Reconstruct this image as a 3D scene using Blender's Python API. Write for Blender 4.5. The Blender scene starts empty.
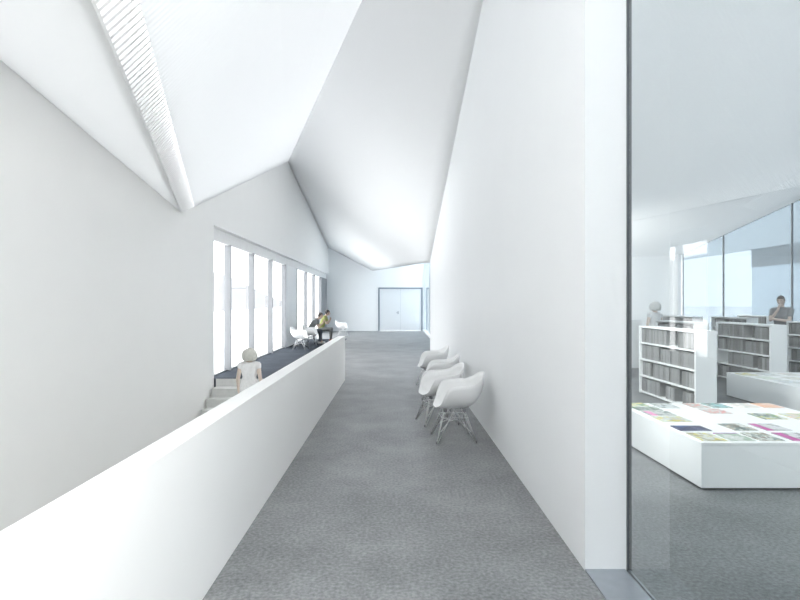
import bpy, bmesh, math, random
from mathutils import Vector, Matrix
random.seed(7)
PI = math.pi
scene = bpy.context.scene
COL = scene.collection
V = Vector

# ------------------------------------------------------------------ materials
def new_mat(name):
    m = bpy.data.materials.new(name); m.use_nodes = True
    nt = m.node_tree; b = nt.nodes['Principled BSDF']
    return m, nt, b

def flat(name, col, rough=0.5, metal=0.0, var=0.04, scale=6.0, spec=0.5, bump=0.0):
    m, nt, b = new_mat(name)
    tc = nt.nodes.new('ShaderNodeTexCoord'); nz = nt.nodes.new('ShaderNodeTexNoise')
    nz.inputs['Scale'].default_value = scale; nz.inputs['Detail'].default_value = 4
    nt.links.new(tc.outputs['Object'], nz.inputs['Vector'])
    r = nt.nodes.new('ShaderNodeValToRGB')
    r.color_ramp.elements[0].position = .3; r.color_ramp.elements[1].position = .7
    lo = [max(0, c*(1-var)) for c in col]; hi = [min(1, c*(1+var)) for c in col]
    r.color_ramp.elements[0].color = (*lo, 1); r.color_ramp.elements[1].color = (*hi, 1)
    nt.links.new(nz.outputs['Fac'], r.inputs['Fac']); nt.links.new(r.outputs['Color'], b.inputs['Base Color'])
    b.inputs['Roughness'].default_value = rough; b.inputs['Metallic'].default_value = metal
    b.inputs['Specular IOR Level'].default_value = spec
    if bump:
        bp = nt.nodes.new('ShaderNodeBump'); bp.inputs['Strength'].default_value = bump; bp.inputs['Distance'].default_value = .01
        nt.links.new(nz.outputs['Fac'], bp.inputs['Height']); nt.links.new(bp.outputs['Normal'], b.inputs['Normal'])
    return m

def concrete(name, dark, mid, light, rough=.45, spec=.4):
    m, nt, b = new_mat(name); N = nt.nodes; L = nt.links
    tc = N.new('ShaderNodeTexCoord')
    n1 = N.new('ShaderNodeTexNoise'); n1.inputs['Scale'].default_value = 1.3; n1.inputs['Detail'].default_value = 8; n1.inputs['Roughness'].default_value = .65
    n2 = N.new('ShaderNodeTexNoise'); n2.inputs['Scale'].default_value = 42; n2.inputs['Detail'].default_value = 3
    vo = N.new('ShaderNodeTexVoronoi'); vo.inputs['Scale'].default_value = 62
    for n in (n1, n2, vo): L.new(tc.outputs['Object'], n.inputs['Vector'])
    ad = N.new('ShaderNodeMath'); ad.operation = 'MULTIPLY_ADD'; ad.inputs[1].default_value = .55
    L.new(n2.outputs['Fac'], ad.inputs[0])
    sc = N.new('ShaderNodeMath'); sc.operation = 'MULTIPLY'; sc.inputs[1].default_value = .45
    L.new(n1.outputs['Fac'], sc.inputs[0]); L.new(sc.outputs[0], ad.inputs[2])
    r = N.new('ShaderNodeValToRGB'); e = r.color_ramp.elements
    e[0].position = .36; e[0].color = (*dark, 1); e[1].position = .66; e[1].color = (*light, 1)
    x = e.new(.5); x.color = (*mid, 1)
    L.new(ad.outputs[0], r.inputs['Fac'])
    sp = N.new('ShaderNodeValToRGB'); sp.color_ramp.elements[0].position = .0; sp.color_ramp.elements[1].position = .3
    sp.color_ramp.elements[0].color = (.8, .8, .8, 1); sp.color_ramp.elements[1].color = (0, 0, 0, 1)
    L.new(vo.outputs['Distance'], sp.inputs['Fac'])
    mx = N.new('ShaderNodeMixRGB'); mx.blend_type = 'MULTIPLY'
    gt = N.new('ShaderNodeMath'); gt.operation = 'GREATER_THAN'; gt.inputs[1].default_value = .62
    sv = N.new('ShaderNodeSeparateColor'); L.new(vo.outputs['Color'], sv.inputs[0]); L.new(sv.outputs[0], gt.inputs[0])
    mu = N.new('ShaderNodeMath'); mu.operation = 'MULTIPLY'; L.new(gt.outputs[0], mu.inputs[0]); L.new(sp.outputs['Color'], mu.inputs[1])
    L.new(mu.outputs[0], mx.inputs['Fac']); L.new(r.outputs['Color'], mx.inputs['Color1']); mx.inputs['Color2'].default_value = (.42, .42, .42, 1)
    L.new(mx.outputs[0], b.inputs['Base Color'])
    b.inputs['Roughness'].default_value = rough; b.inputs['Specular IOR Level'].default_value = spec
    bp = N.new('ShaderNodeBump'); bp.inputs['Strength'].default_value = .08; bp.inputs['Distance'].default_value = .004
    L.new(n2.outputs['Fac'], bp.inputs['Height']); L.new(bp.outputs['Normal'], b.inputs['Normal'])
    return m

def glass(name, tint, ior=1.5):
    m = bpy.data.materials.new(name); m.use_nodes = True; nt = m.node_tree; nt.nodes.clear()
    o = nt.nodes.new('ShaderNodeOutputMaterial'); mx = nt.nodes.new('ShaderNodeMixShader')
    t = nt.nodes.new('ShaderNodeBsdfTransparent'); g = nt.nodes.new('ShaderNodeBsdfGlossy'); f = nt.nodes.new('ShaderNodeFresnel')
    # faint tint noise keeps the pane procedural
    nz = nt.nodes.new('ShaderNodeTexNoise'); nz.inputs['Scale'].default_value = .4
    r = nt.nodes.new('ShaderNodeValToRGB'); r.color_ramp.elements[0].color = (*[c*.995 for c in tint], 1); r.color_ramp.elements[1].color = (*tint, 1)
    nt.links.new(nz.outputs['Fac'], r.inputs['Fac']); nt.links.new(r.outputs['Color'], t.inputs['Color'])
    g.inputs['Roughness'].default_value = 0.0; f.inputs['IOR'].default_value = ior
    # the pane reflects at its outer face only (inner face passes straight through)
    gm = nt.nodes.new('ShaderNodeNewGeometry'); k = nt.nodes.new('ShaderNodeMath'); k.operation = 'SUBTRACT'; k.inputs[0].default_value = 1
    nt.links.new(gm.outputs['Backfacing'], k.inputs[1]); q = nt.nodes.new('ShaderNodeMath'); q.operation = 'MULTIPLY'
    nt.links.new(f.outputs[0], q.inputs[0]); nt.links.new(k.outputs[0], q.inputs[1])
    nt.links.new(q.outputs[0], mx.inputs[0]); nt.links.new(t.outputs[0], mx.inputs[1]); nt.links.new(g.outputs[0], mx.inputs[2])
    nt.links.new(mx.outputs[0], o.inputs['Surface'])
    return m

WHITE = flat('white_plaster', (.918, .93, .938), .6, var=.005, scale=2, spec=.25)
WARM = flat('warm_white_plaster', (.925, .923, .912), .65, var=.005, scale=2, spec=.2)
CEIL = flat('ceiling_paint', (.925, .926, .924), .7, var=.005, scale=2, spec=.2)
LACQ = flat('white_lacquer', (.86, .87, .872), .35, var=.006, scale=3)
SHELFW = flat('white_shelf_board', (.84, .855, .86), .4, var=.01, scale=5)
FLOOR = concrete('polished_concrete', (.15, .155, .16), (.245, .25, .256), (.36, .365, .37), .42)
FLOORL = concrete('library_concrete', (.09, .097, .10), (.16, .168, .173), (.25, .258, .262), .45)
SLATE = concrete('slate_blue_concrete', (.035, .042, .054), (.055, .064, .079), (.085, .097, .113), .85, .03)
STAIRM = flat('stair_concrete', (.66, .665, .65), .6, var=.05, scale=9)
FRAME = flat('grey_window_frame', (.24, .25, .265), .45, var=.02)
HEAD = flat('pale_window_head', (.84, .84, .84), .5, var=.02)
DARKF = flat('dark_steel_frame', (.10, .108, .12), .4, .3, var=.03)
SILLM = flat('brushed_steel_threshold', (.40, .43, .47), .32, .6, var=.05, scale=14)
GLASS = glass('clear_glass', (.985, .992, .99))
GLASSG = glass('library_glass', (.95, .975, .975), 1.65)
GLASSF = glass('facade_glass', (.40, .43, .455))
GLASSD = glass('grey_tinted_glass', (.60, .65, .68))
MULL = flat('slim_grey_mullion', (.30, .32, .335), .5)
DOORM = flat('door_paint', (.80, .82, .84), .45, var=.006)
DOORF = flat('blue_grey_door_frame', (.25, .29, .34), .5, var=.02)
CHAIRW = flat('white_moulded_plastic', (.93, .932, .93), .32, var=.006)
CHROME = flat('chromed_wire', (.78, .785, .79), .28, .75, var=.02)
RUBBER = flat('grey_glide', (.3, .3, .31), .6)
SNOW = flat('pale_ground', (.86, .86, .86), .9, var=.02, scale=.1, spec=.1)
HILLM = flat('pale_hill', (.15, .15, .155), .95, var=.03, scale=.05, spec=.1)
EXTG = flat('exterior_grey_cladding', (.74, .77, .78), .7)
EXTD = flat('exterior_dark_cladding', (.36, .38, .39), .7)
EXTB = flat('exterior_blue_panel', (.78, .84, .88), .7)

# louvred ceiling facet: fine ribs as bump across the facet
def ribbed(name, TRANS, axis=(.312, -.95, 0)):
    m, nt, b = new_mat(name); N = nt.nodes; L = nt.links
    tc = N.new('ShaderNodeTexCoord'); d = N.new('ShaderNodeVectorMath'); d.operation = 'DOT_PRODUCT'
    d.inputs[1].default_value = axis or (1, 0, 0); L.new(tc.outputs['Object'], d.inputs[0])
    mu = N.new('ShaderNodeMath'); mu.operation = 'MULTIPLY'; mu.inputs[1].default_value = 2*PI/.07
    sn = N.new('ShaderNodeMath'); sn.operation = 'SINE'
    L.new(d.outputs['Value'], mu.inputs[0]); L.new(mu.outputs[0], sn.inputs[0])
    bp = N.new('ShaderNodeBump'); bp.inputs['Strength'].default_value = .12 if axis else 0.0; bp.inputs['Distance'].default_value = .012
    L.new(sn.outputs[0], bp.inputs['Height']); L.new(bp.outputs['Normal'], b.inputs['Normal'])
    b.inputs['Base Color'].default_value = (.91, .915, .92, 1); b.inputs['Roughness'].default_value = .6
    b.inputs['Specular IOR Level'].default_value = .2
    # translucency added to brighten the rooms: the overcast sky shines through the sheet
    tr = N.new('ShaderNodeBsdfTranslucent'); tr.inputs['Color'].default_value = (.97, .98, .985, 1); L.new(bp.outputs['Normal'], tr.inputs['Normal'])
    mx = N.new('ShaderNodeMixShader'); mx.inputs[0].default_value = TRANS
    L.new(b.outputs[0], mx.inputs[1]); L.new(tr.outputs[0], mx.inputs[2]); L.new(mx.outputs[0], N['Material Output'].inputs['Surface'])
    return m
RIB = ribbed('ribbed_white_ceiling', .20)
RIBL = ribbed('ribbed_library_ceiling', .165, (.7, -.7, 0))
SHEET = ribbed('translucent_folded_ceiling', .025, None)
SHEETA = ribbed('translucent_side_ceiling', .18, None)
SHEETL = ribbed('translucent_library_ceiling', .12, None)

# ------------------------------------------------------------------ helpers
def obj(name, bm, mats, parent=None, smooth=False, recalc=True):
    if recalc: bmesh.ops.recalc_face_normals(bm, faces=bm.faces)
    me = bpy.data.meshes.new(name); bm.to_mesh(me); bm.free()
    for m in (mats if isinstance(mats, (list, tuple)) else [mats]): me.materials.append(m)
    if smooth:
        for p in me.polygons: p.use_smooth = True
    o = bpy.data.objects.new(name, me); COL.objects.link(o)
    if parent: o.parent = parent
    return o

def tag(o, label, cat, group=None):
    o['label'] = label; o['category'] = cat
    if group: o['group'] = group
    return o

def struct(o): o['kind'] = 'structure'; return o

def empty(name, loc=(0, 0, 0), rz=0.0):
    o = bpy.data.objects.new(name, None); o.empty_display_size = .2
    o.location = loc; o.rotation_euler = (0, 0, rz); COL.objects.link(o); return o

def box(bm, x0, x1, y0, y1, z0, z1, bevel=0.0, mi=0):
    r = bmesh.ops.create_cube(bm, size=1)
    for v in r['verts']:
        v.co = V((x0+(v.co.x+.5)*(x1-x0), y0+(v.co.y+.5)*(y1-y0), z0+(v.co.z+.5)*(z1-z0)))
    fs = set(f for v in r['verts'] for f in v.link_faces)
    for f in fs: f.material_index = mi
    if bevel:
        es = list(set(e for v in r['verts'] for e in v.link_edges))
        bmesh.ops.bevel(bm, geom=es, offset=bevel, segments=2, affect='EDGES', profile=.5)

def bx(*a, **k):
    bm = bmesh.new(); box(bm, *a, **k); return bm

def prism(bm, pts, off):
    off = V(off); a = [bm.verts.new(V(p)) for p in pts]; b = [bm.verts.new(V(p)+off) for p in pts]
    bm.faces.new(a); bm.faces.new(b[::-1]); n = len(a)
    for i in range(n): bm.faces.new((a[i], b[i], b[(i+1) % n], a[(i+1) % n]))

def pr(pts, off):
    bm = bmesh.new(); prism(bm, pts, off); return bm

def capsule(bm, p, q, r0, r1, n=12, flatten=None):
    p, q = V(p), V(q); d = q-p; L = d.length
    if L < 1e-6: d = V((0, 0, 1)); L = 1e-6
    d = d/max(L, 1e-6); a = d.orthogonal().normalized(); b = d.cross(a)
    rings = []
    for k in (-80, -50, -22): rings.append((p+d*(r0*math.sin(math.radians(k))), r0*math.cos(math.radians(k))))
    for t in (0, .5, 1): rings.append((p.lerp(q, t), r0+(r1-r0)*t))
    for k in (22, 50, 80): rings.append((q+d*(r1*math.sin(math.radians(k))), r1*math.cos(math.radians(k))))
    prev = None; first = None
    for c, r in rings:
        vs = [bm.verts.new(c+a*(r*math.cos(2*PI*i/n))+b*(r*math.sin(2*PI*i/n))) for i in range(n)]
        if prev:
            for i in range(n): bm.faces.new((prev[i], prev[(i+1) % n], vs[(i+1) % n], vs[i]))
        else: bm.faces.new(vs[::-1])
        prev = vs
    bm.faces.new(prev)

def tube(bm, pts, r, n=8):
    pts = [V(p) for p in pts]; prev = None
    for k, p in enumerate(pts):
        d = (pts[min(k+1, len(pts)-1)]-pts[max(k-1, 0)]).normalized()
        a = d.cross(V((0, 0, 1)) if abs(d.z) < .95 else V((1, 0, 0))).normalized(); b = d.cross(a)
        vs = [bm.verts.new(p+a*(r*math.cos(2*PI*i/n))+b*(r*math.sin(2*PI*i/n))) for i in range(n)]
        if prev:
            for i in range(n): bm.faces.new((prev[i], prev[(i+1) % n], vs[(i+1) % n], vs[i]))
        else: bm.faces.new(vs[::-1])
        prev = vs
    bm.faces.new(prev)

def copy_tree(o, parent=None):
    c = o.copy(); COL.objects.link(c)
    if parent: c.parent = parent
    for ch in list(o.children): copy_tree(ch, c)
    return c

# ------------------------------------------------------------------ building constants
XL, XR, XG = -3.94, 1.17, 1.437       # left wall, corridor right wall, library glass
YJ, YW, YB = 3.284, 17.8, 31.5       # jamb, far end of the right wall, back wall
YS = 11.63                            # top nosing of the stair
REAR = -3.0
P1 = V((XL, 9.86, 3.315)); A = V((XL, 19.63, 6.84)); B = V((XL, YB, 4.93)); Q = V((-1.30, YB, 3.54)); R = V((XR, YW, 3.02))
def zB(x, y): return P1.z+.3586*(y-P1.y)+1.085*(x-XL)
def zC(x, y): return 5.68-.853*(x-1.17)-.248*(y-7.09)

# floors
bm = bmesh.new(); box(bm, -2.2, -1.222, YS, 24.6, -.3, 0); box(bm, XL-.35, -1.222, 24.6, YB, -.3, 0); box(bm, -1.222, XG, REAR, YW, -.3, 0); box(bm, -1.222, 1.7, YW, YB, -.3, 0)
struct(obj('floor', bm, FLOOR))
struct(obj('floor_landing', bx(XL-.35, -2.2, YS, 24.6, -.3, 0), SLATE))
bm = bmesh.new(); box(bm, XG, 13.6, REAR, YW, -.3, 0); box(bm, 1.7, 13.6, YW, 26, -.3, 0)
struct(obj('floor_library', bm, FLOORL))
struct(obj('floor_lower_level', bx(XL, -1.222, REAR, 12, -3.2, -2.9), STAIRM))
# threshold plate on the floor at the foot of the jamb
struct(obj('trim_1', bx(XR, XG-.02, REAR, YJ, .0, .012), SILLM))

# walls
bm = bmesh.new()
prism(bm, [(XL, REAR, -3.2), (XL, YS-.02, -3.2), (XL, YS-.02, 3.35), (XL, YB, 3.35), (XL, YB, 5.1), (XL, 19.63, 7.03), (XL, 9.86, 3.48), (XL, REAR, 5.7)], (-.4, 0, 0))
struct(obj('wall_left', bm, WARM))
bm = bmesh.new()
box(bm, XL-.4, -.93-.06, YB, YB+.3, -.3, 8); box(bm, 1.57+.06, 2.2, YB, YB+.3, -.3, 8); box(bm, -.99, 1.63, YB, YB+.3, 2.55, 8)
struct(obj('wall_back', bm, WHITE))
struct(obj('wall_right', bx(XR, XG, YJ, YW, -.02, 8.5), WHITE))
bm = bmesh.new(); box(bm, -1.221, -1.071, -1.5, 11.43, 0, .943); box(bm, -1.235, -1.205, REAR, 11.63, -3.2, .0)
struct(obj('wall_parapet', bm, WARM))

struct(obj('wall_rear', bx(XL-.4, 13.7, REAR-.3, REAR, -3.2, 10.5), WHITE))
# ceiling facets
UP = (0, 0, .12)
Vv = V((XL+.327*(P1.y-REAR), REAR, P1.z))
struct(obj('ceiling', pr([P1, (XL, REAR, 5.48), Vv], UP), SHEETA))
e = V((.311, -.95, 0)).normalized(); w = V((.95, .312, 1.154)).normalized(); nN = e.cross(w).normalized()
if nN.z > 0: nN = -nN                                     # faces down into the room
SW = .30
def B_at(s, t): return P1+e*s+w*t
bend = P1.lerp(A, SW/4.71)
struct(obj('ceiling_ribbed', pr([bend, Vv+w*SW, V((XG+.1, REAR, zB(XG+.1, REAR))), V((XG+.1, 2.3, 6.60)), A], UP), RIB))
# slot of deep louvre fins along the valley
bm = bmesh.new(); length = 13.4; sp = .085
prism(bm, [B_at(-.45, .25)-nN*.07, B_at(0, 0)-nN*.07, B_at(length, 0)-nN*.07, B_at(length, SW)-nN*.07, B_at(-.6, SW)-nN*.07], -nN*.03)
struct(obj('ceiling_louvre_sheet', bm, RIB)); bm = bmesh.new()
prism(bm, [B_at(0, 0), B_at(length, 0), B_at(length, .022), B_at(0, .022)], -nN*.07)
k = -8
while k*sp < length:
    s = k*sp; t0 = .0 if s >= 0 else -s*.5
    if t0 < SW-.02:
        prism(bm, [B_at(s, t0), B_at(s+.03, t0), B_at(s+.03, SW), B_at(s, SW)], -nN*.045)
    k += 1
struct(obj('ceiling_louvre', bm, CEIL))
E1 = V((XR, YJ, zC(XR, YJ)))
def tri(*p):
    prism(bm, p, UP)
bm = bmesh.new(); NT, NU = 40, 16; low = []
for i in range(NT+1):
    t = i/NT
    Lp = E1.lerp(A, t/.5) if t <= .5 else (A.lerp(B, (t-.5)/.3) if t <= .8 else B.lerp(Q, (t-.8)/.2))
    y = YJ+(YW-YJ)*t; Rp = V((XR, y, zC(XR, y))) if t < 1 else R
    low.append([bm.verts.new(Lp.lerp(Rp, j/NU)) for j in range(NU+1)])
for i in range(NT):
    for j in range(NU):
        q = (low[i][j], low[i+1][j], low[i+1][j+1], low[i][j+1])
        bm.faces.new(q)
bmesh.ops.remove_doubles(bm, verts=bm.verts, dist=.0005)
bmesh.ops.recalc_face_normals(bm, faces=bm.faces)
up = sum(f.normal.z for f in bm.faces)
if up > 0: bmesh.ops.reverse_faces(bm, faces=bm.faces)
o = obj('ceiling_folded', bm, SHEET, smooth=True, recalc=False)
struct(obj('ceiling_corner', pr([E1, (XG+.1, 2.3, 6.60), (XG+.1, YJ+.1, 6.4)], UP), CEIL))
sm = o.modifiers.new('thickness', 'SOLIDIFY'); sm.thickness = .12; sm.offset = -1
struct(o)
struct(obj('ceiling_far', pr([Q, R, (1.9, YW, 4.4), (2.2, YB, 4.4)], UP), CEIL))
# library ceiling
F1 = V((8.86, 20, 4.73)); F2 = V((13.6, 15.8, 5.44)); F0 = V((1.44, 26.7, 3.6))
bm = bmesh.new()
tri(F0, F1, F2, V((13.6, 26, 3.80)), V((3, 26, 3.80)))
struct(obj('ceiling_library', bm, SHEETL))
def zU(x, y): return 4.73-.053*(x-8.86)-.228*(y-20)
bm = bmesh.new()
prism(bm, [F0, F1, F2, V((13.6, REAR, zU(13.6, REAR))), V((XG, REAR, zU(XG, REAR)))], UP)
struct(obj('ceiling_library_front', bm, RIBL))

# left windows
XP = -4.13
mull = [YS-.02, 13.05, 15.2, 17.5, 19.62, 21.95, 24.4, 26.8, 29.1, YB]
struct(obj('trim_2', bx(XP-.06, XP+.06, YS, YB, 3.06, 3.36), HEAD))
for i in range(len(mull)-1):
    y0, y1 = mull[i], mull[i+1]
    wn = struct(empty('window_%d' % (i+1), (XP, (y0+y1)/2, 0)))
    def at(b): bmesh.ops.translate(b, verts=b.verts, vec=V((-XP, -(y0+y1)/2, 0))); return b
    if i in (4, 8):
        obj('infill_panel', at(bx(XP-.03, XP+.09, y0+.03, y1, 0, 3.07)), WHITE if i == 4 else FRAME, wn)
    else:
        obj('pane', at(bx(XP-.006, XP+.006, y0+.03, y1, .03, 3.07)), GLASS, wn)
        obj('sill', at(bx(XP-.05, XP+.05, y0+.03, y1, 0, .03)), FRAME, wn)
    if i > 0:
        obj('mullion', at(bx(XP-.05, XP+.12, y0-.03, y0+.03, 0, 3.07, bevel=.004)), FRAME, wn)

# double door in the back wall
d = struct(empty('door_1', (.32, YB, 0)))
bm = bmesh.new(); box(bm, -1.31, -1.23, -.03, .2, 0, 2.56); box(bm, 1.23, 1.31, -.03, .2, 0, 2.56); box(bm, -1.23, 1.23, -.03, .2, 2.48, 2.56)
obj('door_frame', bm, DOORF, d)
obj('door_light_block', bx(-1.3, 1.3, .08, .2, 0, 2.5), DOORF, d)  # unseen board added to stop light leaking through the door seam
obj('door_leaf', bx(-1.228, -.003, .02, .07, .012, 2.478, bevel=.004), DOORM, d)
obj('door_leaf', bx(.003, 1.228, .02, .07, .012, 2.478, bevel=.004), DOORM, d)
bm = bmesh.new(); box(bm, -.17, -.11, -.0, .02, 1.0, 1.16, bevel=.004); tube(bm, [(-.14, 0, 1.08), (-.14, -.05, 1.08), (-.26, -.05, 1.08)], .012)
obj('door_handle', bm, SILLM, d)

# far right glazing with its white curb
struct(obj('trim_3', bx(1.62, 1.80, YW, YB, -.02, .10), WHITE))
wn = struct(empty('window_10', (1.74, YW, 0)))
obj('pane', bx(-.006, .006, 0, YB-YW, .10, 4.4), GLASSD, wn)
bm = bmesh.new()
for y in (.04, 4.5, 9.0, YB-YW-.06): box(bm, -.03, .03, y-.03, y+.03, .10, 4.4)
obj('window_frame', bm, EXTB, wn)

# library glass beside the camera
wn = struct(empty('window_11', (XG, 0, 0)))
obj('pane', bx(-.006, .006, REAR, YJ-.012, .012, 8.0), GLASSG, wn)
bm = bmesh.new(); box(bm, -.012, .014, YJ-.014, YJ, 0, 8.0)
obj('floor_channel', bx(-.006, .006, REAR, YJ-.014, 0, .012), SILLM, wn)
obj('window_frame', bm, DARKF, wn)

# library back wall, corner pier, side facade
struct(obj('wall_library', bx(4, 13.62, 25.5, 25.8, -.3, 5), WHITE))
struct(obj('trim_4', bx(13.3, 13.5, 25.1, 25.5, -.02, 4.2), WHITE))
fy = [25.1, 22.0, 18.2, 14.4, 10.6, 6.8, 3.0, -.8, REAR]
for i in range(len(fy)-1):
    y1, y0 = fy[i], fy[i+1]
    wn = struct(empty('window_%d' % (12+i), (13.55, (y0+y1)/2, 0)))
    h = (y1-y0)/2
    zt = 5.44-.164*(y0-15.8) if y0 > 15 else zU(13.55, y0)
    obj('pane', bx(-.006, .006, -h, h, .0, zt), GLASSF, wn)
    bm = bmesh.new(); box(bm, -.03, .03, h-.02, h+.02, 0, zt)
    obj('mullion', bm, MULL, wn)

# exterior
struct(obj('ground', bx(-400, -4.4, -120, 500, -1.2, -.6), SNOW))
struct(obj('ground_yard', bx(13.6, 220, -100, 300, -.7, -.35), SNOW))
bm = bmesh.new(); rows = []
for j in range(13):
    t = j/12; row = []
    for i in range(60):
        y = -60+i*9
        h = 25*(.5-.5*math.cos(PI*t))*(1+.12*math.sin(y*.021)+.05*math.sin(y*.06+1))
        row.append(bm.verts.new((-30-80*t-.10*y, y, -.75+h)))
    rows.append(row)
for j in range(12):
    for i in range(59): bm.faces.new((rows[j][i], rows[j][i+1], rows[j+1][i+1], rows[j+1][i]))
h = obj('hill', bm, HILLM, smooth=True); struct(h)
ex = struct(empty('neighbour_building', (20, 12, -.35)))
obj('fascia', bx(0, .3, -30, 50, 5.0, 9.5), EXTG, ex)
obj('soffit_band', bx(.05, .3, -30, 18, 4.0, 5.0), EXTD, ex)
obj('wall_panel', bx(.08, .3, -30, 18, 0, 4.0), EXTB, ex)

# ------------------------------------------------------------------ staircase
st = empty('staircase', (-2.6, YS, 0))
tag(st, 'pale concrete stair flight descending behind the low white wall beside the windows', 'staircase')
for k in range(1, 17):
    z = -.17*k; y0 = -.3*k; y1 = -.3*(k-1)
    bm = bx(XL+.035+2.6, -1.24+2.6, y0, y1-.001, max(z-.5, -2.9), z, bevel=.006)
    obj('step', bm, STAIRM, st)
obj('top_riser', bx(XL+.035+2.6, -1.24+2.6, -.001, .012, -.9, -.002), STAIRM, st)

# ------------------------------------------------------------------ shell armchair
def catmull(K, u, closed=True):
    n = len(K); i = int(math.floor(u)); t = u-i
    p = [K[(i+j) % n] for j in (-1, 0, 1, 2)]
    return [.5*((2*p[1][c])+(-p[0][c]+p[2][c])*t+(2*p[0][c]-5*p[1][c]+4*p[2][c]-p[3][c])*t*t+(-p[0][c]+3*p[1][c]-3*p[2][c]+p[3][c])*t**3) for c in range(len(p[0]))]
half = [(.285, 0, .405), (.272, .13, .412), (.228, .235, .468), (.182, .287, .592), (.112, .313, .668), (-.02, .318, .685), (-.15, .295, .692), (-.235, .235, .725), (-.30, .135, .79)]
KN = half+[(-.335, 0, .815)]+[(x, -y, z) for x, y, z in half[:0:-1]]
def chair_shell():
    bm = bmesh.new(); n = 48; T = 12; rings = []
    for j in range(1, T+1):
        t = j/T; vs = []
        for i in range(n):
            x, y, z = catmull(KN, i*len(KN)/n)
            rr = math.sin(t*PI/2)**.9 if t < 1 else 1
            front = max(0, math.cos(2*PI*i/n))
            zz = .385+(z-.385)*((1-math.cos(t*PI/2))**1.15)
            # the front lip rolls over, arms and back flare a little at the rim
            bulge = .02*math.sin(PI*t)*(1-front)
            vs.append(bm.verts.new((x*rr*(1+bulge), y*rr*(1+bulge), zz)))
        rings.append(vs)
    c = bm.verts.new((0, 0, .385))
    for i in range(n): bm.faces.new((c, rings[0][i], rings[0][(i+1) % n]))
    for j in range(T-1):
        for i in range(n): bm.faces.new((rings[j][i], rings[j+1][i], rings[j+1][(i+1) % n], rings[j][(i+1) % n]))
    bmesh.ops.recalc_face_normals(bm, faces=bm.faces)
    bmesh.ops.solidify(bm, geom=bm.faces[:], thickness=.011)
    return bm
LX = .045     # the wire base sits a little forward under the shell
def make_chair():
    root = empty('shell_armchair')
    obj('shell', chair_shell(), CHAIRW, root, smooth=True)
    for sx in (-1, 1):
        for sy in (-1, 1): obj('seat_mount', bx(LX+sx*.115-.02, LX+sx*.115+.02, sy*.11-.02, sy*.11+.02, .352, .387, bevel=.004), RUBBER, root)
    for sx in (1, -1):
        for sy in (1, -1):
            bm = bmesh.new(); f = V((LX+sx*.235, sy*.232, .012))
            tube(bm, [(LX+sx*.125, sy*.12, .36), (LX+sx*.13, sy*.125, .34), f], .0062)
            tube(bm, [(LX+sx*.015, sy*.115, .352), (LX+sx*.03, sy*.125, .335), f+V((-sx*.012, 0, 0))], .0052)
            tube(bm, [(LX+sx*.115, sy*.015, .352), (LX+sx*.12, sy*.03, .335), f+V((0, -sy*.012, 0))], .0052)
            lg = obj('leg', bm, CHROME, root, smooth=True)
            bm = bmesh.new(); capsule(bm, f+V((0, 0, -.002)), f+V((0, 0, .012)), .010, .009, 10)
            obj('foot_glide', bm, RUBBER, lg)
    bm = bmesh.new()
    for s in (-1, 1):
        tube(bm, [(LX-.18, s*.185, .13), (LX-.06, s*.05, .225), (LX+.06, -s*.05, .225), (LX+.18, -s*.185, .13)], .005)
    tube(bm, [(LX-.155, -.15, .285), (LX+.155, -.15, .285), (LX+.155, .15, .285), (LX-.155, .15, .285), (LX-.155, -.15, .285)], .005)
    obj('cross_brace', bm, CHROME, root, smooth=True)
    return root
spots = [  # x, y, facing, label, group
    (.75, 6.48, PI+.07, 'white shell armchair nearest the camera along the right wall', 'white armchairs along the right wall'),
    (.62, 7.38, PI+.22, 'white shell armchair second from the front by the right wall, turned towards the camera', 'white armchairs along the right wall'),
    (.73, 8.82, PI-.05, 'white shell armchair third from the front by the right wall', 'white armchairs along the right wall'),
    (.73, 10.5, PI+.08, 'white shell armchair farthest back of the row against the right wall', 'white armchairs along the right wall'),
    (-3.38, 18.9, -.12, 'empty white shell armchair by the windows, nearest to the stair top', 'white armchairs by the windows'),
    (-3.32, 21.0, -.05, 'empty white shell armchair by the windows, directly in front of the man in grey', 'white armchairs by the windows'),
    (-2.60, 26.2, -.15, 'empty white shell armchair standing alone beyond the two seated men', 'white armchairs by the windows')]
base = make_chair()
for i, (x, y, a, lab, g) in enumerate(spots):
    o = base if i == 0 else copy_tree(base)
    o.location = (x, y, .0); o.rotation_euler = (0, 0, a); tag(o, lab, 'chair', g)

bn = empty('bench', (-3.42, 22.5, 0))
obj('seat', bx(-.22, .22, -1.15, 1.15, .36, .41, bevel=.006), DARKF, bn)
for sx in (-1, 1):
    for sy in (-1, 1): obj('leg', bx(sx*.18-.02, sx*.18+.02, sy*1.05-.02, sy*1.05+.02, 0, .36), DARKF, bn)
tag(bn, 'dark low bench under the two seated people by the windows', 'bench')

# ------------------------------------------------------------------ display tables
def display_table(x0, x1, y0, y1, label):
    t = empty('display_table', ((x0+x1)/2, (y0+y1)/2, 0)); hx, hy = (x1-x0)/2, (y1-y0)/2
    obj('plinth', bx(-hx+.03, hx-.03, -hy+.03, hy-.03, 0, .02), DARKF, t)
    obj('body', bx(-hx, hx, -hy, hy, .018, .392, bevel=.003), LACQ, t)
    obj('tabletop', bx(-hx-.002, hx+.002, -hy-.002, hy+.002, .3935, .42, bevel=.003), LACQ, t)
    return tag(t, label, 'table', 'low white display tables')
display_table(2.70, 4.60, 4.70, 6.55, 'low white square display table covered with colourful magazines, nearest the glass')
display_table(5.88, 7.78, 7.62, 9.46, 'low white display table with pale magazines, at the right behind the nearer table')

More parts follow.
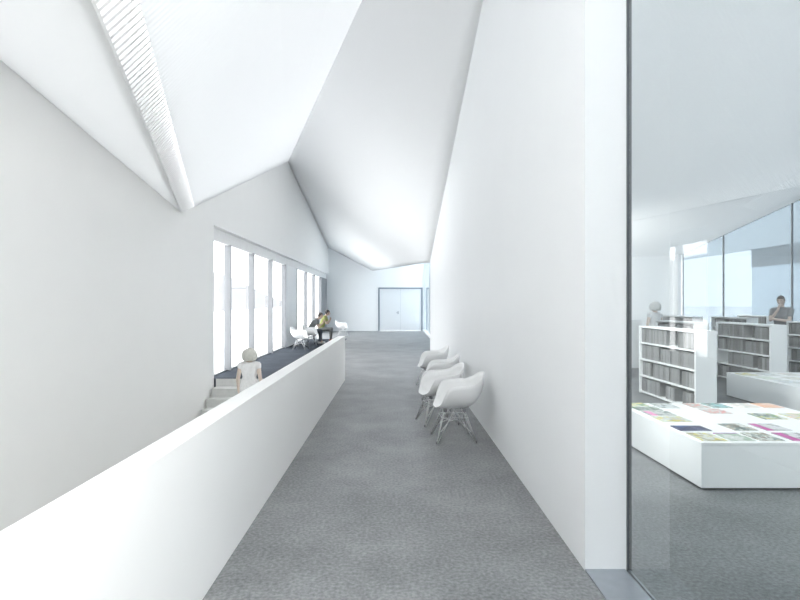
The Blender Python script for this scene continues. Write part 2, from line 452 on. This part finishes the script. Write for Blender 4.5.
def mag_mat(name, cols, scale=7, band=None, seed=0):
    m, nt, b = new_mat(name); N = nt.nodes; L = nt.links
    tc = N.new('ShaderNodeTexCoord'); mp = N.new('ShaderNodeMapping'); mp.inputs['Location'].default_value = (seed*1.7, seed*.9, 0)
    L.new(tc.outputs['Generated'], mp.inputs['Vector'])
    nz = N.new('ShaderNodeTexNoise'); nz.inputs['Scale'].default_value = 5; L.new(mp.outputs[0], nz.inputs['Vector'])
    vo = N.new('ShaderNodeTexVoronoi'); vo.inputs['Scale'].default_value = scale
    mxv = N.new('ShaderNodeMixRGB'); mxv.inputs['Fac'].default_value = .25; L.new(mp.outputs[0], mxv.inputs['Color1']); L.new(nz.outputs['Color'], mxv.inputs['Color2'])
    L.new(mxv.outputs[0], vo.inputs['Vector'])
    sep = N.new('ShaderNodeSeparateColor'); L.new(vo.outputs['Color'], sep.inputs[0])
    r = N.new('ShaderNodeValToRGB'); r.color_ramp.interpolation = 'CONSTANT'; el = r.color_ramp.elements
    for i, c in enumerate(cols):
        x = el[i] if i < 2 else el.new(.5)
        x.position = i/len(cols); x.color = (*c, 1)
    L.new(sep.outputs[0], r.inputs['Fac']); out = r.outputs['Color']
    if band:
        axis, lo, hi, c = band
        sx = N.new('ShaderNodeSeparateXYZ'); L.new(tc.outputs['Generated'], sx.inputs[0])
        g1 = N.new('ShaderNodeMath'); g1.operation = 'GREATER_THAN'; g1.inputs[1].default_value = lo; L.new(sx.outputs[axis], g1.inputs[0])
        g2 = N.new('ShaderNodeMath'); g2.operation = 'LESS_THAN'; g2.inputs[1].default_value = hi; L.new(sx.outputs[axis], g2.inputs[0])
        mm = N.new('ShaderNodeMath'); mm.operation = 'MULTIPLY'; L.new(g1.outputs[0], mm.inputs[0]); L.new(g2.outputs[0], mm.inputs[1])
        mx = N.new('ShaderNodeMixRGB'); L.new(mm.outputs[0], mx.inputs['Fac']); L.new(out, mx.inputs['Color1']); mx.inputs['Color2'].default_value = (*c, 1)
        out = mx.outputs[0]
    L.new(out, b.inputs['Base Color']); b.inputs['Roughness'].default_value = .3
    return m
PAGES = flat('magazine_pages', (.8, .8, .78), .7)
W_ = (.60, .62, .58)
def magazine(x0, x1, y0, y1, cols, label, scale=6, band=None, rot=0.0, th=.007, grp='magazines on the nearer display table'):
    cx, cy = (x0+x1)/2, (y0+y1)/2; hx, hy = (x1-x0)/2-.006, (y1-y0)/2-.006
    bm = bmesh.new(); box(bm, -hx+.001, hx-.002, -hy+.002, hy-.002, .0012, th-.0012, mi=1)
    box(bm, -hx, hx, -hy, hy, th-.0012, th); box(bm, -hx, hx, -hy, hy, 0, .0012); box(bm, -hx, -hx+.001, -hy, hy, .0012, th-.0012)
    magazine.n += 1
    o = obj('magazine', bm, [mag_mat('magazine_cover_%d' % magazine.n, cols, scale, band, magazine.n), PAGES])
    o.location = (cx, cy, .42); o.rotation_euler = (0, 0, rot)
    return tag(o, label, 'magazine', grp)
magazine.n = 0
NAVY = (.03, .04, .12); YEL = (.6, .52, .10); GRN = (.14, .28, .12); BRN = (.2, .14, .09); MAG = (.48, .03, .28); GRY = (.5, .52, .52); RED = (.65, .16, .12); TEAL = (.2, .45, .45); PNK = (.8, .55, .5); ORG = (.8, .48, .32); DG = (.13, .18, .16)
magazine(2.74, 3.05, 5.11, 5.33, [NAVY, NAVY, (.025, .03, .09), (.06, .16, .35), NAVY, (.7, .4, .1), NAVY, (.3, .5, .15)], 'navy blue magazine with bright rainbow specks near the front table corner', 5)
magazine(2.735, 2.965, 4.74, 5.04, [W_, YEL, W_, (.35, .33, .2), YEL], 'white and yellow magazine at the very front left corner of the table', 7)
magazine(2.99, 3.22, 4.74, 5.04, [W_, W_, (.3, .4, .3), (.8, .8, .8)], 'white magazine with green motif and purple masthead, second along the front edge', 5, (1, .88, .97, (.35, .1, .4)))
magazine(3.27, 3.50, 5.12, 5.42, [BRN, (.42, .36, .28), DG, W_, (.33, .27, .19)], 'brown and grey mottled magazine in the second row, left of the magenta-edged one', 7)
magazine(3.25, 3.48, 4.74, 5.04, [BRN, (.4, .38, .28), W_, DG, BRN], 'brown mottled magazine at the front edge, left of a magenta-edged magazine', 8)
magazine(3.57, 3.83, 5.12, 5.42, [GRY, (.6, .6, .62), (.25, .25, .25), W_], 'grey magazine with magenta spine band in the second row from the front', 5, (0, 0, .3, MAG))
magazine(3.54, 3.80, 4.74, 5.04, [GRY, (.3, .3, .3), (.65, .65, .65)], 'grey magazine with magenta spine band on the front edge at right', 5, (0, 0, .35, MAG))
magazine(3.90, 4.16, 5.62, 5.92, [GRN, YEL, W_, DG, (.5, .6, .3)], 'green and yellow magazine in the middle row at right', 7, (0, 0, .08, DG))
magazine(4.24, 4.52, 5.62, 5.92, [PNK, YEL, W_, (.4, .5, .3)], 'pink and yellow magazine at the right end of the middle row', 7)
magazine(3.50, 3.70, 6.23, 6.52, [W_, RED, GRY, W_], 'grey magazine with red lettering on the back edge of the table', 12)
magazine(3.50, 3.75, 5.90, 6.18, [(.6, .6, .58), RED, GRY, (.7, .7, .68)], 'grey magazine with red lettering just in front of the back row', 12)
magazine(3.73, 3.96, 6.23, 6.52, [TEAL, W_, (.3, .5, .52), DG], 'teal magazine on the back edge beside the red-lettered one', 6)
magazine(4.05, 4.28, 6.23, 6.52, [W_, (.82, .7, .65), (.85, .8, .76)], 'pale cream and pink magazine on the back edge', 6)
magazine(4.33, 4.57, 6.23, 6.52, [ORG, PNK, (.85, .65, .5)], 'orange-pink magazine at the back right corner of the table', 5)
magazine(2.78, 3.03, 6.34, 6.54, [YEL, GRN, W_], 'yellow and green magazine at the back left corner, partly behind the white jamb', 6)
magazine(3.10, 3.34, 6.22, 6.52, [(.6, .65, .7), GRY, W_, DG], 'blue-grey magazine on the back edge, left of the red-lettered one', 7)
magazine(2.78, 3.07, 6.08, 6.30, [DG, GRN, (.2, .22, .22), GRY], 'dark green magazine on the left edge towards the back', 8)
magazine(2.78, 3.08, 5.81, 6.04, [GRY, DG, W_, (.4, .45, .42)], 'grey magazine with pink left end on the left edge', 8, (0, .05, .3, (.8, .25, .5)))
magazine(2.76, 3.08, 5.50, 5.77, [W_, (.6, .7, .6), YEL, GRY, (.45, .5, .55)], 'pale green and yellow magazine on the left edge behind the navy one', 8)
gp = 'pale magazines on the farther display table'
for (x, y, cols, lab) in [
    (6.05, 9.18, [W_, YEL, (.8, .82, .7)], 'pale yellow magazine at the back left corner of the farther table'),
    (6.4, 9.15, [W_, (.75, .8, .85), GRY], 'pale blue-grey magazine on the back edge of the farther table'),
    (6.78, 9.15, [W_, (.85, .75, .72)], 'pale rose magazine on the back edge of the farther table, right of the blue-grey one'),
    (6.1, 8.72, [W_, (.75, .82, .72)], 'pale green magazine on the left edge of the farther table, second row'),
    (6.5, 8.7, [W_, (.82, .78, .7), (.6, .6, .6)], 'cream magazine in the second row of the farther table'),
    (6.12, 8.3, [W_, (.7, .75, .8)], 'white magazine with light blue flecks near the left edge of the farther table')]:
    magazine(x-.12, x+.12, y-.15, y+.15, cols, lab, 6, grp=gp)

# ------------------------------------------------------------------ bookcases and books
H = 1.23; SD = .32; BT = .025
def bookcase(x, y0, y1, label):
    o = empty('bookcase', (x+SD/2, (y0+y1)/2, 0)); hx, hy = SD/2, (y1-y0)/2
    for s in (-1, 1):
        obj('end_panel', bx(-hx, hx, s*hy-(BT+.01 if s > 0 else 0), s*hy+(0 if s > 0 else BT+.01), 0, H, bevel=.002), SHELFW, o)
    obj('top_panel', bx(-hx, hx, -hy+.036, hy-.036, H-BT-.005, H-.001), SHELFW, o)
    obj('back_panel', bx(hx-.014, hx-.002, -hy+.036, hy-.036, .02, H-.032), SHELFW, o)
    for r in range(4):
        z = .02+r*.297
        obj('shelf', bx(-hx, hx-.015, -hy+.036, hy-.036, z, z+BT), SHELFW, o)
    return tag(o, label, 'bookcase', 'low white bookcases in the library')
BK = [flat('grey_book_cloth', (.27, .275, .275), .6, var=.12, scale=20), flat('dark_grey_book_cloth', (.205, .208, .205), .6, var=.12, scale=20),
      flat('light_grey_book_cloth', (.36, .365, .365), .6, var=.12, scale=20)]
bmeshes = []
for hh in (.215, .235, .25):
    for thk in (.052, .07):
        for m in BK:
            bm = bmesh.new(); dd = .19
            box(bm, .006, dd-.005, -thk/2+.003, thk/2-.003, .004, hh-.004, mi=1)
            box(bm, 0, dd, -thk/2, -thk/2+.003, 0, hh); box(bm, 0, dd, thk/2-.003, thk/2, 0, hh); box(bm, 0, .006, -thk/2+.003, thk/2-.003, 0, hh)
            o = obj('book', bm, [m, PAGES]); bmeshes.append((o, thk)); 
book_protos = list(bmeshes); used = set()
def books(x, y0, y1, row, f0, f1, label, group, hsel, setback=.03):
    L = (y1-y0)-.08; a = y1-.04-f0*L; b_ = y1-.04-f1*L      # f measured from the far end (left in the photo)
    z = .02+row*.297+BT; y = a; rnd = random.Random(int(f0*1000)+row*77+int(x*10))
    while True:
        c = hsel*6+rnd.choice((0, 1))*3+rnd.choice((0, 0, 1, 1, 2) if hsel < 2 else (0, 1, 1, 0, 0))
        p, thk = book_protos[c]
        if y-thk < b_: break
        if c in used: o = p.copy(); COL.objects.link(o)
        else: o = p; used.add(c)
        o.location = (x+setback+rnd.uniform(0, .012), y-thk/2, z); y -= thk+.0012
        tag(o, label, 'book', group)
def fill(x, y0, y1, plan, where):
    names = {3: 'top', 2: 'second', 1: 'third', 0: 'bottom'}
    for row, blocks in plan.items():
        for bi, (f0, f1, hs) in enumerate(blocks):
            pos = ['left', 'middle', 'right'][bi] if len(blocks) == 3 else (['left', 'right'][bi] if len(blocks) == 2 else 'only')
            books(x, y0, y1, row, f0, f1, 'grey book, %s block, %s shelf, %s' % (pos, names[row], where), 'grey books, %s block, %s shelf, %s' % (pos, names[row], where), hs)
BC = []
def case(x, y0, y1, label, where, plan):
    bookcase(x, y0, y1, label); fill(x, y0, y1, plan, where)
case(4.51, 8.0, 9.86, 'low white bookcase directly behind the nearer magazine table, nearest the glass', 'bookcase right behind the magazine table',
     {3: [(0, .50, 2), (.70, 1, 2)], 2: [(0, .36, 2), (.40, .57, 1), (.59, 1, 2)], 1: [(.02, .2, 1), (.25, .74, 2), (.77, 1, 1)], 0: [(0, .38, 1), (.48, .64, 0), (.78, 1, 0)]})
case(7.18, 10.2, 11.95, 'low white bookcase in the middle distance just left above the farther table', 'bookcase behind the farther table',
     {3: [(0, .56, 2), (.74, 1, 1)], 2: [(0, .2, 1), (.22, .54, 2), (.56, .98, 1)], 1: [(.22, .70, 2), (.78, 1, 1)], 0: [(0, .25, 1), (.28, .9, 2)]})
case(9.10, 10.7, 12.4, 'low white bookcase at the right edge, below the standing man', 'bookcase below the standing man',
     {3: [(0, .5, 2)], 2: [(0, .45, 1)], 1: [(.05, .5, 2)], 0: [(0, .4, 1)]})
case(6.45, 11.5, 13.2, 'low white bookcase peeking out just behind the nearest bookcase', 'bookcase behind the nearest one',
     {3: [(0, .9, 0)]})
case(9.15, 16.4, 18.4, 'far low white bookcase in the left background below the white wall', 'far bookcase at left', {3: [(.05, .9, 2)]})
case(9.90, 15.0, 16.7, 'far low white bookcase in front of the tall blue-tinted panes', 'far bookcase before the glazing', {3: [(.05, .4, 1), (.5, .95, 1)]})
case(5.92, 13.5, 15.2, 'low white bookcase at the far left, its end panel beside the jamb', 'bookcase beside the jamb', {3: [(0, .6, 1)]})
case(12.0, 17.2, 18.7, 'far low white bookcase behind the standing man', 'far bookcase behind the man', {3: [(0, .95, 2)], 2: [(0, .9, 1)]})
for c, (p, t) in enumerate(book_protos):
    if c not in used: bpy.data.objects.remove(p)

# ------------------------------------------------------------------ people
def skin_mat(name, c): return flat(name, c, .55, var=.03, scale=12)
def remesh(bm, name, mat, parent, vox=.009, smooth=5):
    me = bpy.data.meshes.new('tmp'); bmesh.ops.recalc_face_normals(bm, faces=bm.faces); bm.to_mesh(me); bm.free()
    t = bpy.data.objects.new('tmp', me); COL.objects.link(t)
    r = t.modifiers.new('r', 'REMESH'); r.mode = 'VOXEL'; r.voxel_size = vox
    s = t.modifiers.new('s', 'SMOOTH'); s.factor = .5; s.iterations = smooth
    dg = bpy.context.evaluated_depsgraph_get(); dg.update()
    nm = bpy.data.meshes.new_from_object(t.evaluated_get(dg)); nm.name = name
    bpy.data.objects.remove(t); bpy.data.meshes.remove(me)
    nm.materials.clear(); nm.materials.append(mat)
    for p in nm.polygons: p.use_smooth = True
    o = bpy.data.objects.new(name, nm); COL.objects.link(o)
    if parent: o.parent = parent
    return o

def loft(bm, rings, n=20):
    """rings: (centre, half depth, half width); lateral axis is local Y, spine lies in the XZ plane"""
    prev = None
    for k, (c, dp, wd) in enumerate(rings):
        c = V(c); d = (V(rings[min(k+1, len(rings)-1)][0])-V(rings[max(k-1, 0)][0])); d.y = 0; d.normalize()
        f = V((0, 1, 0)).cross(d)
        vs = []
        for i in range(n):
            a = 2*PI*i/n; ca, sa = math.cos(a), math.sin(a)
            vs.append(bm.verts.new(c+f*(dp*math.copysign(abs(ca)**.85, ca))+V((0, wd*math.copysign(abs(sa)**.85, sa), 0))))
        if prev:
            for i in range(n): bm.faces.new((prev[i], prev[(i+1) % n], vs[(i+1) % n], vs[i]))
        else: bm.faces.new(vs[::-1])
        prev = vs
    bm.faces.new(prev)

def head_parts(bm, M):
    r = bmesh.ops.create_uvsphere(bm, u_segments=28, v_segments=20, radius=1)
    for v in r['verts']:
        x, y, z = v.co; t = max(0, -z)
        sx = .098*(1-.10*t); sy = .077*(1-.34*t*t-.05*t)
        nx = x*sx+(.018*t if x > 0 else .028*t); ny = y*sy; nz = z*.118
        if x > 0: nx *= (1-.07*abs(z))
        if x > .75 and abs(abs(y)-.42) < .22 and .0 < z < .3: nx -= .006      # eye sockets
        v.co = M @ V((nx, ny, nz))
    def c(p, q, a, b): capsule(bm, M @ V(p), M @ V(q), a, b, 8)
    c((.092, 0, .022), (.112, 0, -.026), .008, .014)         # nose
    c((.088, -.035, .036), (.088, .035, .036), .010, .010)   # brow
    c((.094, -.018, -.058), (.094, .018, -.058), .008, .008) # lips
    c((.085, 0, -.10), (.078, 0, -.09), .018, .02)           # chin
    for s in (-1, 1):
        c((-.004, s*.076, .022), (.004, s*.074, -.022), .013, .009)

def hand(bm, wrist, direction, palm_n, side):
    wd = V(direction).normalized(); n = V(palm_n); n = (n-wd*n.dot(wd)).normalized(); lat = wd.cross(n)*side
    w0 = V(wrist)
    for k in (-1, 0, 1): capsule(bm, w0+lat*(k*.012), w0+wd*.075+lat*(k*.021), .015, .013, 8)
    for k, L in zip((-1.5, -.5, .5, 1.5), (.062, .076, .072, .055)):
        b0 = w0+wd*.082+lat*(k*.019); b1 = b0+(wd*.82+n*.45).normalized()*L*.5; b2 = b1+(wd*.4+n*.9).normalized()*L*.5
        capsule(bm, b0, b1, .0088, .0082, 8); capsule(bm, b1, b2, .0082, .007, 8)
    t0 = w0+wd*.025-lat*.026; t1 = t0+(wd*.6-lat*.75+n*.35).normalized()*.04; t2 = t1+(wd*.9-lat*.1+n*.4).normalized()*.03
    capsule(bm, t0, t1, .012, .010, 8); capsule(bm, t1, t2, .010, .008, 8)

def person(loc, rz, J, label, skin, top, bottom, shoe, hair, bob=False, dress=False, female=False):
    k = .92 if female else 1.0
    sp = [V(J[x]) for x in ('pelvis', 'waist', 'chest', 'collar')]; nk, hd = V(J['neck']), V(J['head'])
    Mh = Matrix.Translation(hd) @ Matrix.Rotation(J.get('yaw', 0), 4, 'Z') @ Matrix.Rotation(J.get('pitch', 0), 4, 'Y')
    bm = bmesh.new()
    def torso(b, g):
        d0 = (sp[1]-sp[0]).normalized()
        loft(b, [(sp[0]-d0*.10, .075*k+g, .10*k+g), (sp[0]-d0*.05, .105*k+g, .155*k+g), (sp[0], .112*k+g, (.168 if not female else .178)*k+g), (sp[1], .098*k+g, (.142 if not female else .125)*k+g), (sp[2], .118*k+g, .170*k+g), (sp[3], .085*k+g, .165*k+g), (sp[3]+(sp[3]-sp[2]).normalized()*.045, .055*k+g, .10*k+g)])
    torso(bm, 0)
    capsule(bm, sp[3], hd+Mh.to_3x3() @ V((-.025, 0, -.05)), .058*k, .054*k)
    head_parts(bm, Mh)
    for s, c in ((1, 'l'), (-1, 'r')):
        sh, el, wr = V(J['sh_'+c]), V(J['el_'+c]), V(J['wr_'+c])
        capsule(bm, sp[3].lerp(sh, .4), sh, .055*k, .056*k); capsule(bm, sh, el, .052*k, .040*k); capsule(bm, el, wr, .040*k, .027*k)
        hand(bm, wr, J['hd_'+c], J['pn_'+c], s)
        hp, kn, an, to = V(J['hip_'+c]), V(J['kn_'+c]), V(J['an_'+c]), V(J['to_'+c])
        capsule(bm, hp, kn, .086*k, .056*k); 
        mid = kn.lerp(an, .35); capsule(bm, kn, mid, .055*k, .054*k); capsule(bm, mid, an, .054*k, .036*k); capsule(bm, an+V((0, 0, -.02)), to, .036, .024)
    body = remesh(bm, 'person', skin_mat('skin', skin), None)
    body.location = loc; body.rotation_euler = (0, 0, rz); tag(body, label, 'person')
    # clothes
    tm = flat('shirt_cloth', top, .85, var=.06, scale=25); bmn = flat('trouser_cloth', bottom, .85, var=.08, scale=25)
    bm = bmesh.new(); torso(bm, .013)
    for c in 'lr':
        sh, el = V(J['sh_'+c]), V(J['el_'+c])
        capsule(bm, sp[3].lerp(sh, .35), sh, .064*k, .068*k); capsule(bm, sh, sh.lerp(el, .16 if dress else .5), .067*k, .060*k)
    if dress:
        hips = V(J['pelvis']); kz = min(J['kn_l'][2], J['kn_r'][2]); kx = max(J['kn_l'][0], J['kn_r'][0])*.45
        loft(bm, [((kx, 0, kz-.02), .16+kx*.5, .20), (hips.lerp(V((kx, 0, kz)), .5), .15+kx*.3, .19), (hips+V((0, 0, -.02)), .13, .185), (hips+V((0, 0, .1)), .115, .155)])
        remesh(bm, 'dress', tm, body)
    else:
        remesh(bm, 'shirt', tm, body)
    if not dress:
        bm = bmesh.new()
        d0 = (sp[1]-sp[0]).normalized()
        loft(bm, [(sp[0]-d0*.115, .085, .115), (sp[0]-d0*.05, .122, .172), (sp[0]+d0*.03, .126, .184)])
        for c in 'lr':
            hp, kn, an = V(J['hip_'+c]), V(J['kn_'+c]), V(J['an_'+c])
            capsule(bm, hp, kn, .098, .070); capsule(bm, kn, an.lerp(kn, .06), .070, .054)
        remesh(bm, 'trousers', bmn, body)
    shm = flat('shoe_leather', shoe, .5)
    for c in 'lr':
        an, to = V(J['an_'+c]), V(J['to_'+c]); d = (to-an); d.z = 0; d.normalize(); g = J['ground_'+c]
        h0 = V((an.x, an.y, g+.04))-d*.045; t0 = V((to.x, to.y, g+.032))+d*.02
        bm = bmesh.new(); capsule(bm, h0, t0, .038, .031); capsule(bm, h0+d*.03, V((an.x, an.y, g+.085)), .04, .042); 
        capsule(bm, h0.lerp(t0, .6)+V((0, 0, 0)), t0-d*.02, .043, .037)
        for v in bm.verts: v.co.z = max(v.co.z, g+.004)
        remesh(bm, 'shoe', shm, body, vox=.008)
    # hair
    hm = flat('hair', hair, .6, var=.18, scale=40, bump=.4)
    bm = bmesh.new(); r = bmesh.ops.create_uvsphere(bm, u_segments=32, v_segments=24, radius=1)
    if bob:
        for v in r['verts']:
            x, y, z = v.co
            wgt = 1+.10*max(0, -z)
            v.co = V((x*.145*wgt-.028, y*.148*wgt, (z*.142 if z > 0 else z*.145)+.006))
        kill = [f for f in bm.faces if (f.calc_center_median().x > .062 and f.calc_center_median().z < .062) or f.calc_center_median().z < -.10]
    else:
        for v in r['verts']:
            x, y, z = v.co; v.co = V((x*.108-.006, y*.086, z*.125+.008))
        kill = []
        for f in bm.faces:
            c = f.calc_center_median(); lim = .055 if c.x > .03 else (.005 if c.x > -.03 else -.065)
            if c.z < lim: kill.append(f)
    bmesh.ops.delete(bm, geom=kill, context='FACES')
    bmesh.ops.recalc_face_normals(bm, faces=bm.faces); bmesh.ops.solidify(bm, geom=bm.faces[:], thickness=.012)
    bm.transform(Mh); obj('hair', bm, hm, body, smooth=True)
    # eyes
    bm = bmesh.new()
    for s in (-1, 1): capsule(bm, Mh @ V((.083, s*.032, .014)), Mh @ V((.0835, s*.032, .014)), .0105, .0105, 10)
    obj('eyes', bm, flat('dark_eye', (.05, .045, .04), .2), body, smooth=True)
    return body

SK = (.62, .45, .36); SKP = (.78, .66, .58)
def sit(lean):
    pass
# man leaning forward with hands before his chin (local +X is the way he faces)
J1 = dict(pelvis=(-.09, 0, .52), waist=(-.01, 0, .66), chest=(.12, 0, .84), collar=(.225, 0, .975), neck=(.29, 0, 1.06), head=(.375, 0, 1.135), pitch=.18, yaw=0,
    sh_l=(.22, .19, .955), sh_r=(.22, -.19, .955), el_l=(.30, .20, .685), el_r=(.30, -.20, .685), wr_l=(.50, .06, .87), wr_r=(.50, -.06, .86),
    hd_l=(.35, -.35, .6), hd_r=(.35, .35, .6), pn_l=(-.6, -.5, .2), pn_r=(-.6, .5, .2),
    hip_l=(-.07, .10, .51), hip_r=(-.07, -.10, .51), kn_l=(.37, .17, .52), kn_r=(.37, -.17, .52), an_l=(.34, .16, .09), an_r=(.38, -.16, .09), to_l=(.50, .19, .035), to_r=(.54, -.19, .035), ground_l=0, ground_r=0)
person((-3.41, 21.75, 0), .03, J1, 'person in grey tee and dark trousers sitting bent forward, hands at chin', SK, (.25, .26, .265), (.085, .095, .115), (.7, .7, .7), (.10, .08, .07))
J2 = dict(J1); J2.update(pelvis=(-.08, 0, .52), waist=(-.03, 0, .67), chest=(.05, 0, .88), collar=(.12, 0, 1.05), neck=(.16, 0, 1.13), head=(.22, 0, 1.225), pitch=.05,
    sh_l=(.12, .19, 1.03), sh_r=(.12, -.19, 1.03), el_l=(.21, .22, .76), el_r=(.21, -.22, .76), wr_l=(.33, .05, .90), wr_r=(.33, -.05, .92))
person((-3.15, 23.2, 0), 0, J2, 'person in a yellow-green tee and grey trousers sitting upright beyond the one in grey', SK, (.33, .35, .12), (.17, .175, .17), (.25, .06, .04), (.035, .03, .03))
# woman climbing the stair, seen from behind
gl, gr_ = -.85, -.68
J3 = dict(pelvis=(0, 0, .06), waist=(.0, 0, .235), chest=(.02, 0, .385), collar=(.0, 0, .485), neck=(.01, 0, .55), head=(.03, 0, .645), pitch=0, yaw=0,
    sh_l=(0, .165, .465), sh_r=(0, -.165, .465), el_l=(-.02, .215, .20), el_r=(-.02, -.215, .20), wr_l=(.05, .225, -.03), wr_r=(.05, -.235, -.03),
    hd_l=(.15, 0, -1), hd_r=(.15, 0, -1), pn_l=(.2, -1, 0), pn_r=(.2, 1, 0),
    hip_l=(0, .09, .03), hip_r=(0, -.09, .03), kn_l=(.06, .09, -.40), kn_r=(.30, -.09, -.28), an_l=(.0, .09, gl+.09), an_r=(.29, -.09, gr_+.09), to_l=(.13, .10, gl+.035), to_r=(.42, -.10, gr_+.035), ground_l=gl, ground_r=gr_)
person((-2.79, 10.22, 0), PI/2, J3, 'person with pale blond bob and white sleeveless dress climbing the stair', SKP, (.92, .92, .92), (.8, .8, .8), (.7, .68, .65), (.66, .65, .60), bob=True, dress=True, female=True)
# person standing in the library with folded arms and a hand at the chin
J4 = dict(pelvis=(0, 0, .97), waist=(0, 0, 1.14), chest=(.02, 0, 1.34), collar=(.0, 0, 1.50), neck=(.01, 0, 1.58), head=(.045, 0, 1.70), pitch=.12, yaw=.15,
    sh_l=(0, .20, 1.475), sh_r=(0, -.20, 1.475), el_l=(.13, .22, 1.22), el_r=(.16, -.17, 1.24), wr_l=(.25, -.03, 1.26), wr_r=(.20, .02, 1.50),
    hd_l=(.1, -1, .05), hd_r=(-.3, .1, 1), pn_l=(-1, 0, .1), pn_r=(-1, .2, 0),
    hip_l=(0, .10, .93), hip_r=(0, -.10, .93), kn_l=(.03, .11, .50), kn_r=(.03, -.11, .50), an_l=(0, .12, .09), an_r=(0, -.12, .09), to_l=(.14, .15, .035), to_r=(.14, -.15, .035), ground_l=0, ground_r=0)
person((9.32, 12.85, 0), PI+.5, J4, 'person in grey tee standing in the library, one hand at chin', (.6, .5, .45), (.27, .28, .29), (.12, .13, .15), (.2, .2, .2), (.16, .14, .13))
J5 = dict(J4); J5.update(pelvis=(0, 0, .92), waist=(0, 0, 1.08), chest=(.02, 0, 1.24), collar=(0, 0, 1.36), neck=(0, 0, 1.44), head=(.02, 0, 1.545), pitch=0, yaw=0,
    sh_l=(0, .165, 1.335), sh_r=(0, -.165, 1.335), el_l=(.02, .21, 1.08), el_r=(.02, -.21, 1.08), wr_l=(.08, .20, .85), wr_r=(.08, -.20, .85),
    hd_l=(.15, 0, -1), hd_r=(.15, 0, -1), pn_l=(.2, -1, 0), pn_r=(.2, 1, 0), hip_l=(0, .09, .88), hip_r=(0, -.09, .88), kn_l=(.03, .09, .47), kn_r=(.03, -.09, .47), an_l=(0, .09, .09), an_r=(0, -.09, .09), to_l=(.13, .10, .035), to_r=(.13, -.10, .035))
person((7.02, 14.4, 0), PI/2+.2, J5, 'person with pale bob and white dress standing among the far bookcases', SKP, (.82, .82, .82), (.8, .8, .8), (.6, .6, .58), (.78, .77, .74), bob=True, dress=True, female=True)

# ------------------------------------------------------------------ light and camera
wd = bpy.data.worlds.new('overcast'); scene.world = wd; wd.use_nodes = True
nt = wd.node_tree; bg = nt.nodes['Background']
tc = nt.nodes.new('ShaderNodeTexCoord'); sx = nt.nodes.new('ShaderNodeSeparateXYZ'); r = nt.nodes.new('ShaderNodeValToRGB')
nt.links.new(tc.outputs['Generated'], sx.inputs[0]); nt.links.new(sx.outputs[2], r.inputs['Fac'])
r.color_ramp.elements[0].color = (.975, .985, 1, 1); r.color_ramp.elements[1].color = (.985, .99, 1, 1)
nt.links.new(r.outputs['Color'], bg.inputs['Color']); bg.inputs['Strength'].default_value = 1.0

def fill_light(name, loc, target, size, power, col=(1, .99, .97)):
    l = bpy.data.lights.new(name, 'AREA'); l.shape = 'SQUARE'; l.size = size; l.energy = power; l.color = col
    o = bpy.data.objects.new(name, l); COL.objects.link(o); o.location = loc
    o.rotation_euler = (V(target)-V(loc)).to_track_quat('-Z', 'Y').to_euler()
fill_light('corridor_wall_fill', (1.28, .3, 2.9), (-3.94, -.4, 3.5), 1.2, 33)  # unseen fill beside the camera, added to brighten the left wall and parapet
fill_light('library_far_fill', (6.2, 20.5, 2.3), (12.8, 25.3, 1.4), 1.2, 45)  # added fill hidden by the right wall, lifts the library back wall
fill_light('library_low_fill', (1.8, 5.1, 1.0), (3.2, 6.0, .1), .6, 2.2)  # hidden fill added for the left face of the near table
fill_light('library_side_fill', (2.3, 8.5, 2.9), (6.0, 8.0, .1), 1.4, 22)  # unseen fill added for the table sides and book spines
fill_light('library_front_fill', (5.2, 3.3, 3.0), (4.4, 7.4, .1), 1.6, 9)  # added fill out of frame, brightens the near table and bookcases
cam = bpy.data.cameras.new('camera'); co = bpy.data.objects.new('camera', cam); COL.objects.link(co)
cam.sensor_width = 36; cam.lens = 24; cam.shift_x = .00625; cam.shift_y = .00375; cam.clip_start = .02; cam.clip_end = 2000
co.location = (0, 0, 1.65); co.rotation_euler = (PI/2, 0, 0)
scene.camera = co
vs = scene.view_settings; vs.view_transform = 'Standard'; vs.look = 'None'; vs.gamma = 1; vs.use_curve_mapping = False; vs.exposure = 2.72
scene.cycles.max_bounces = 14; scene.cycles.diffuse_bounces = 8; scene.cycles.transparent_max_bounces = 16
scene.cycles.use_denoising = True
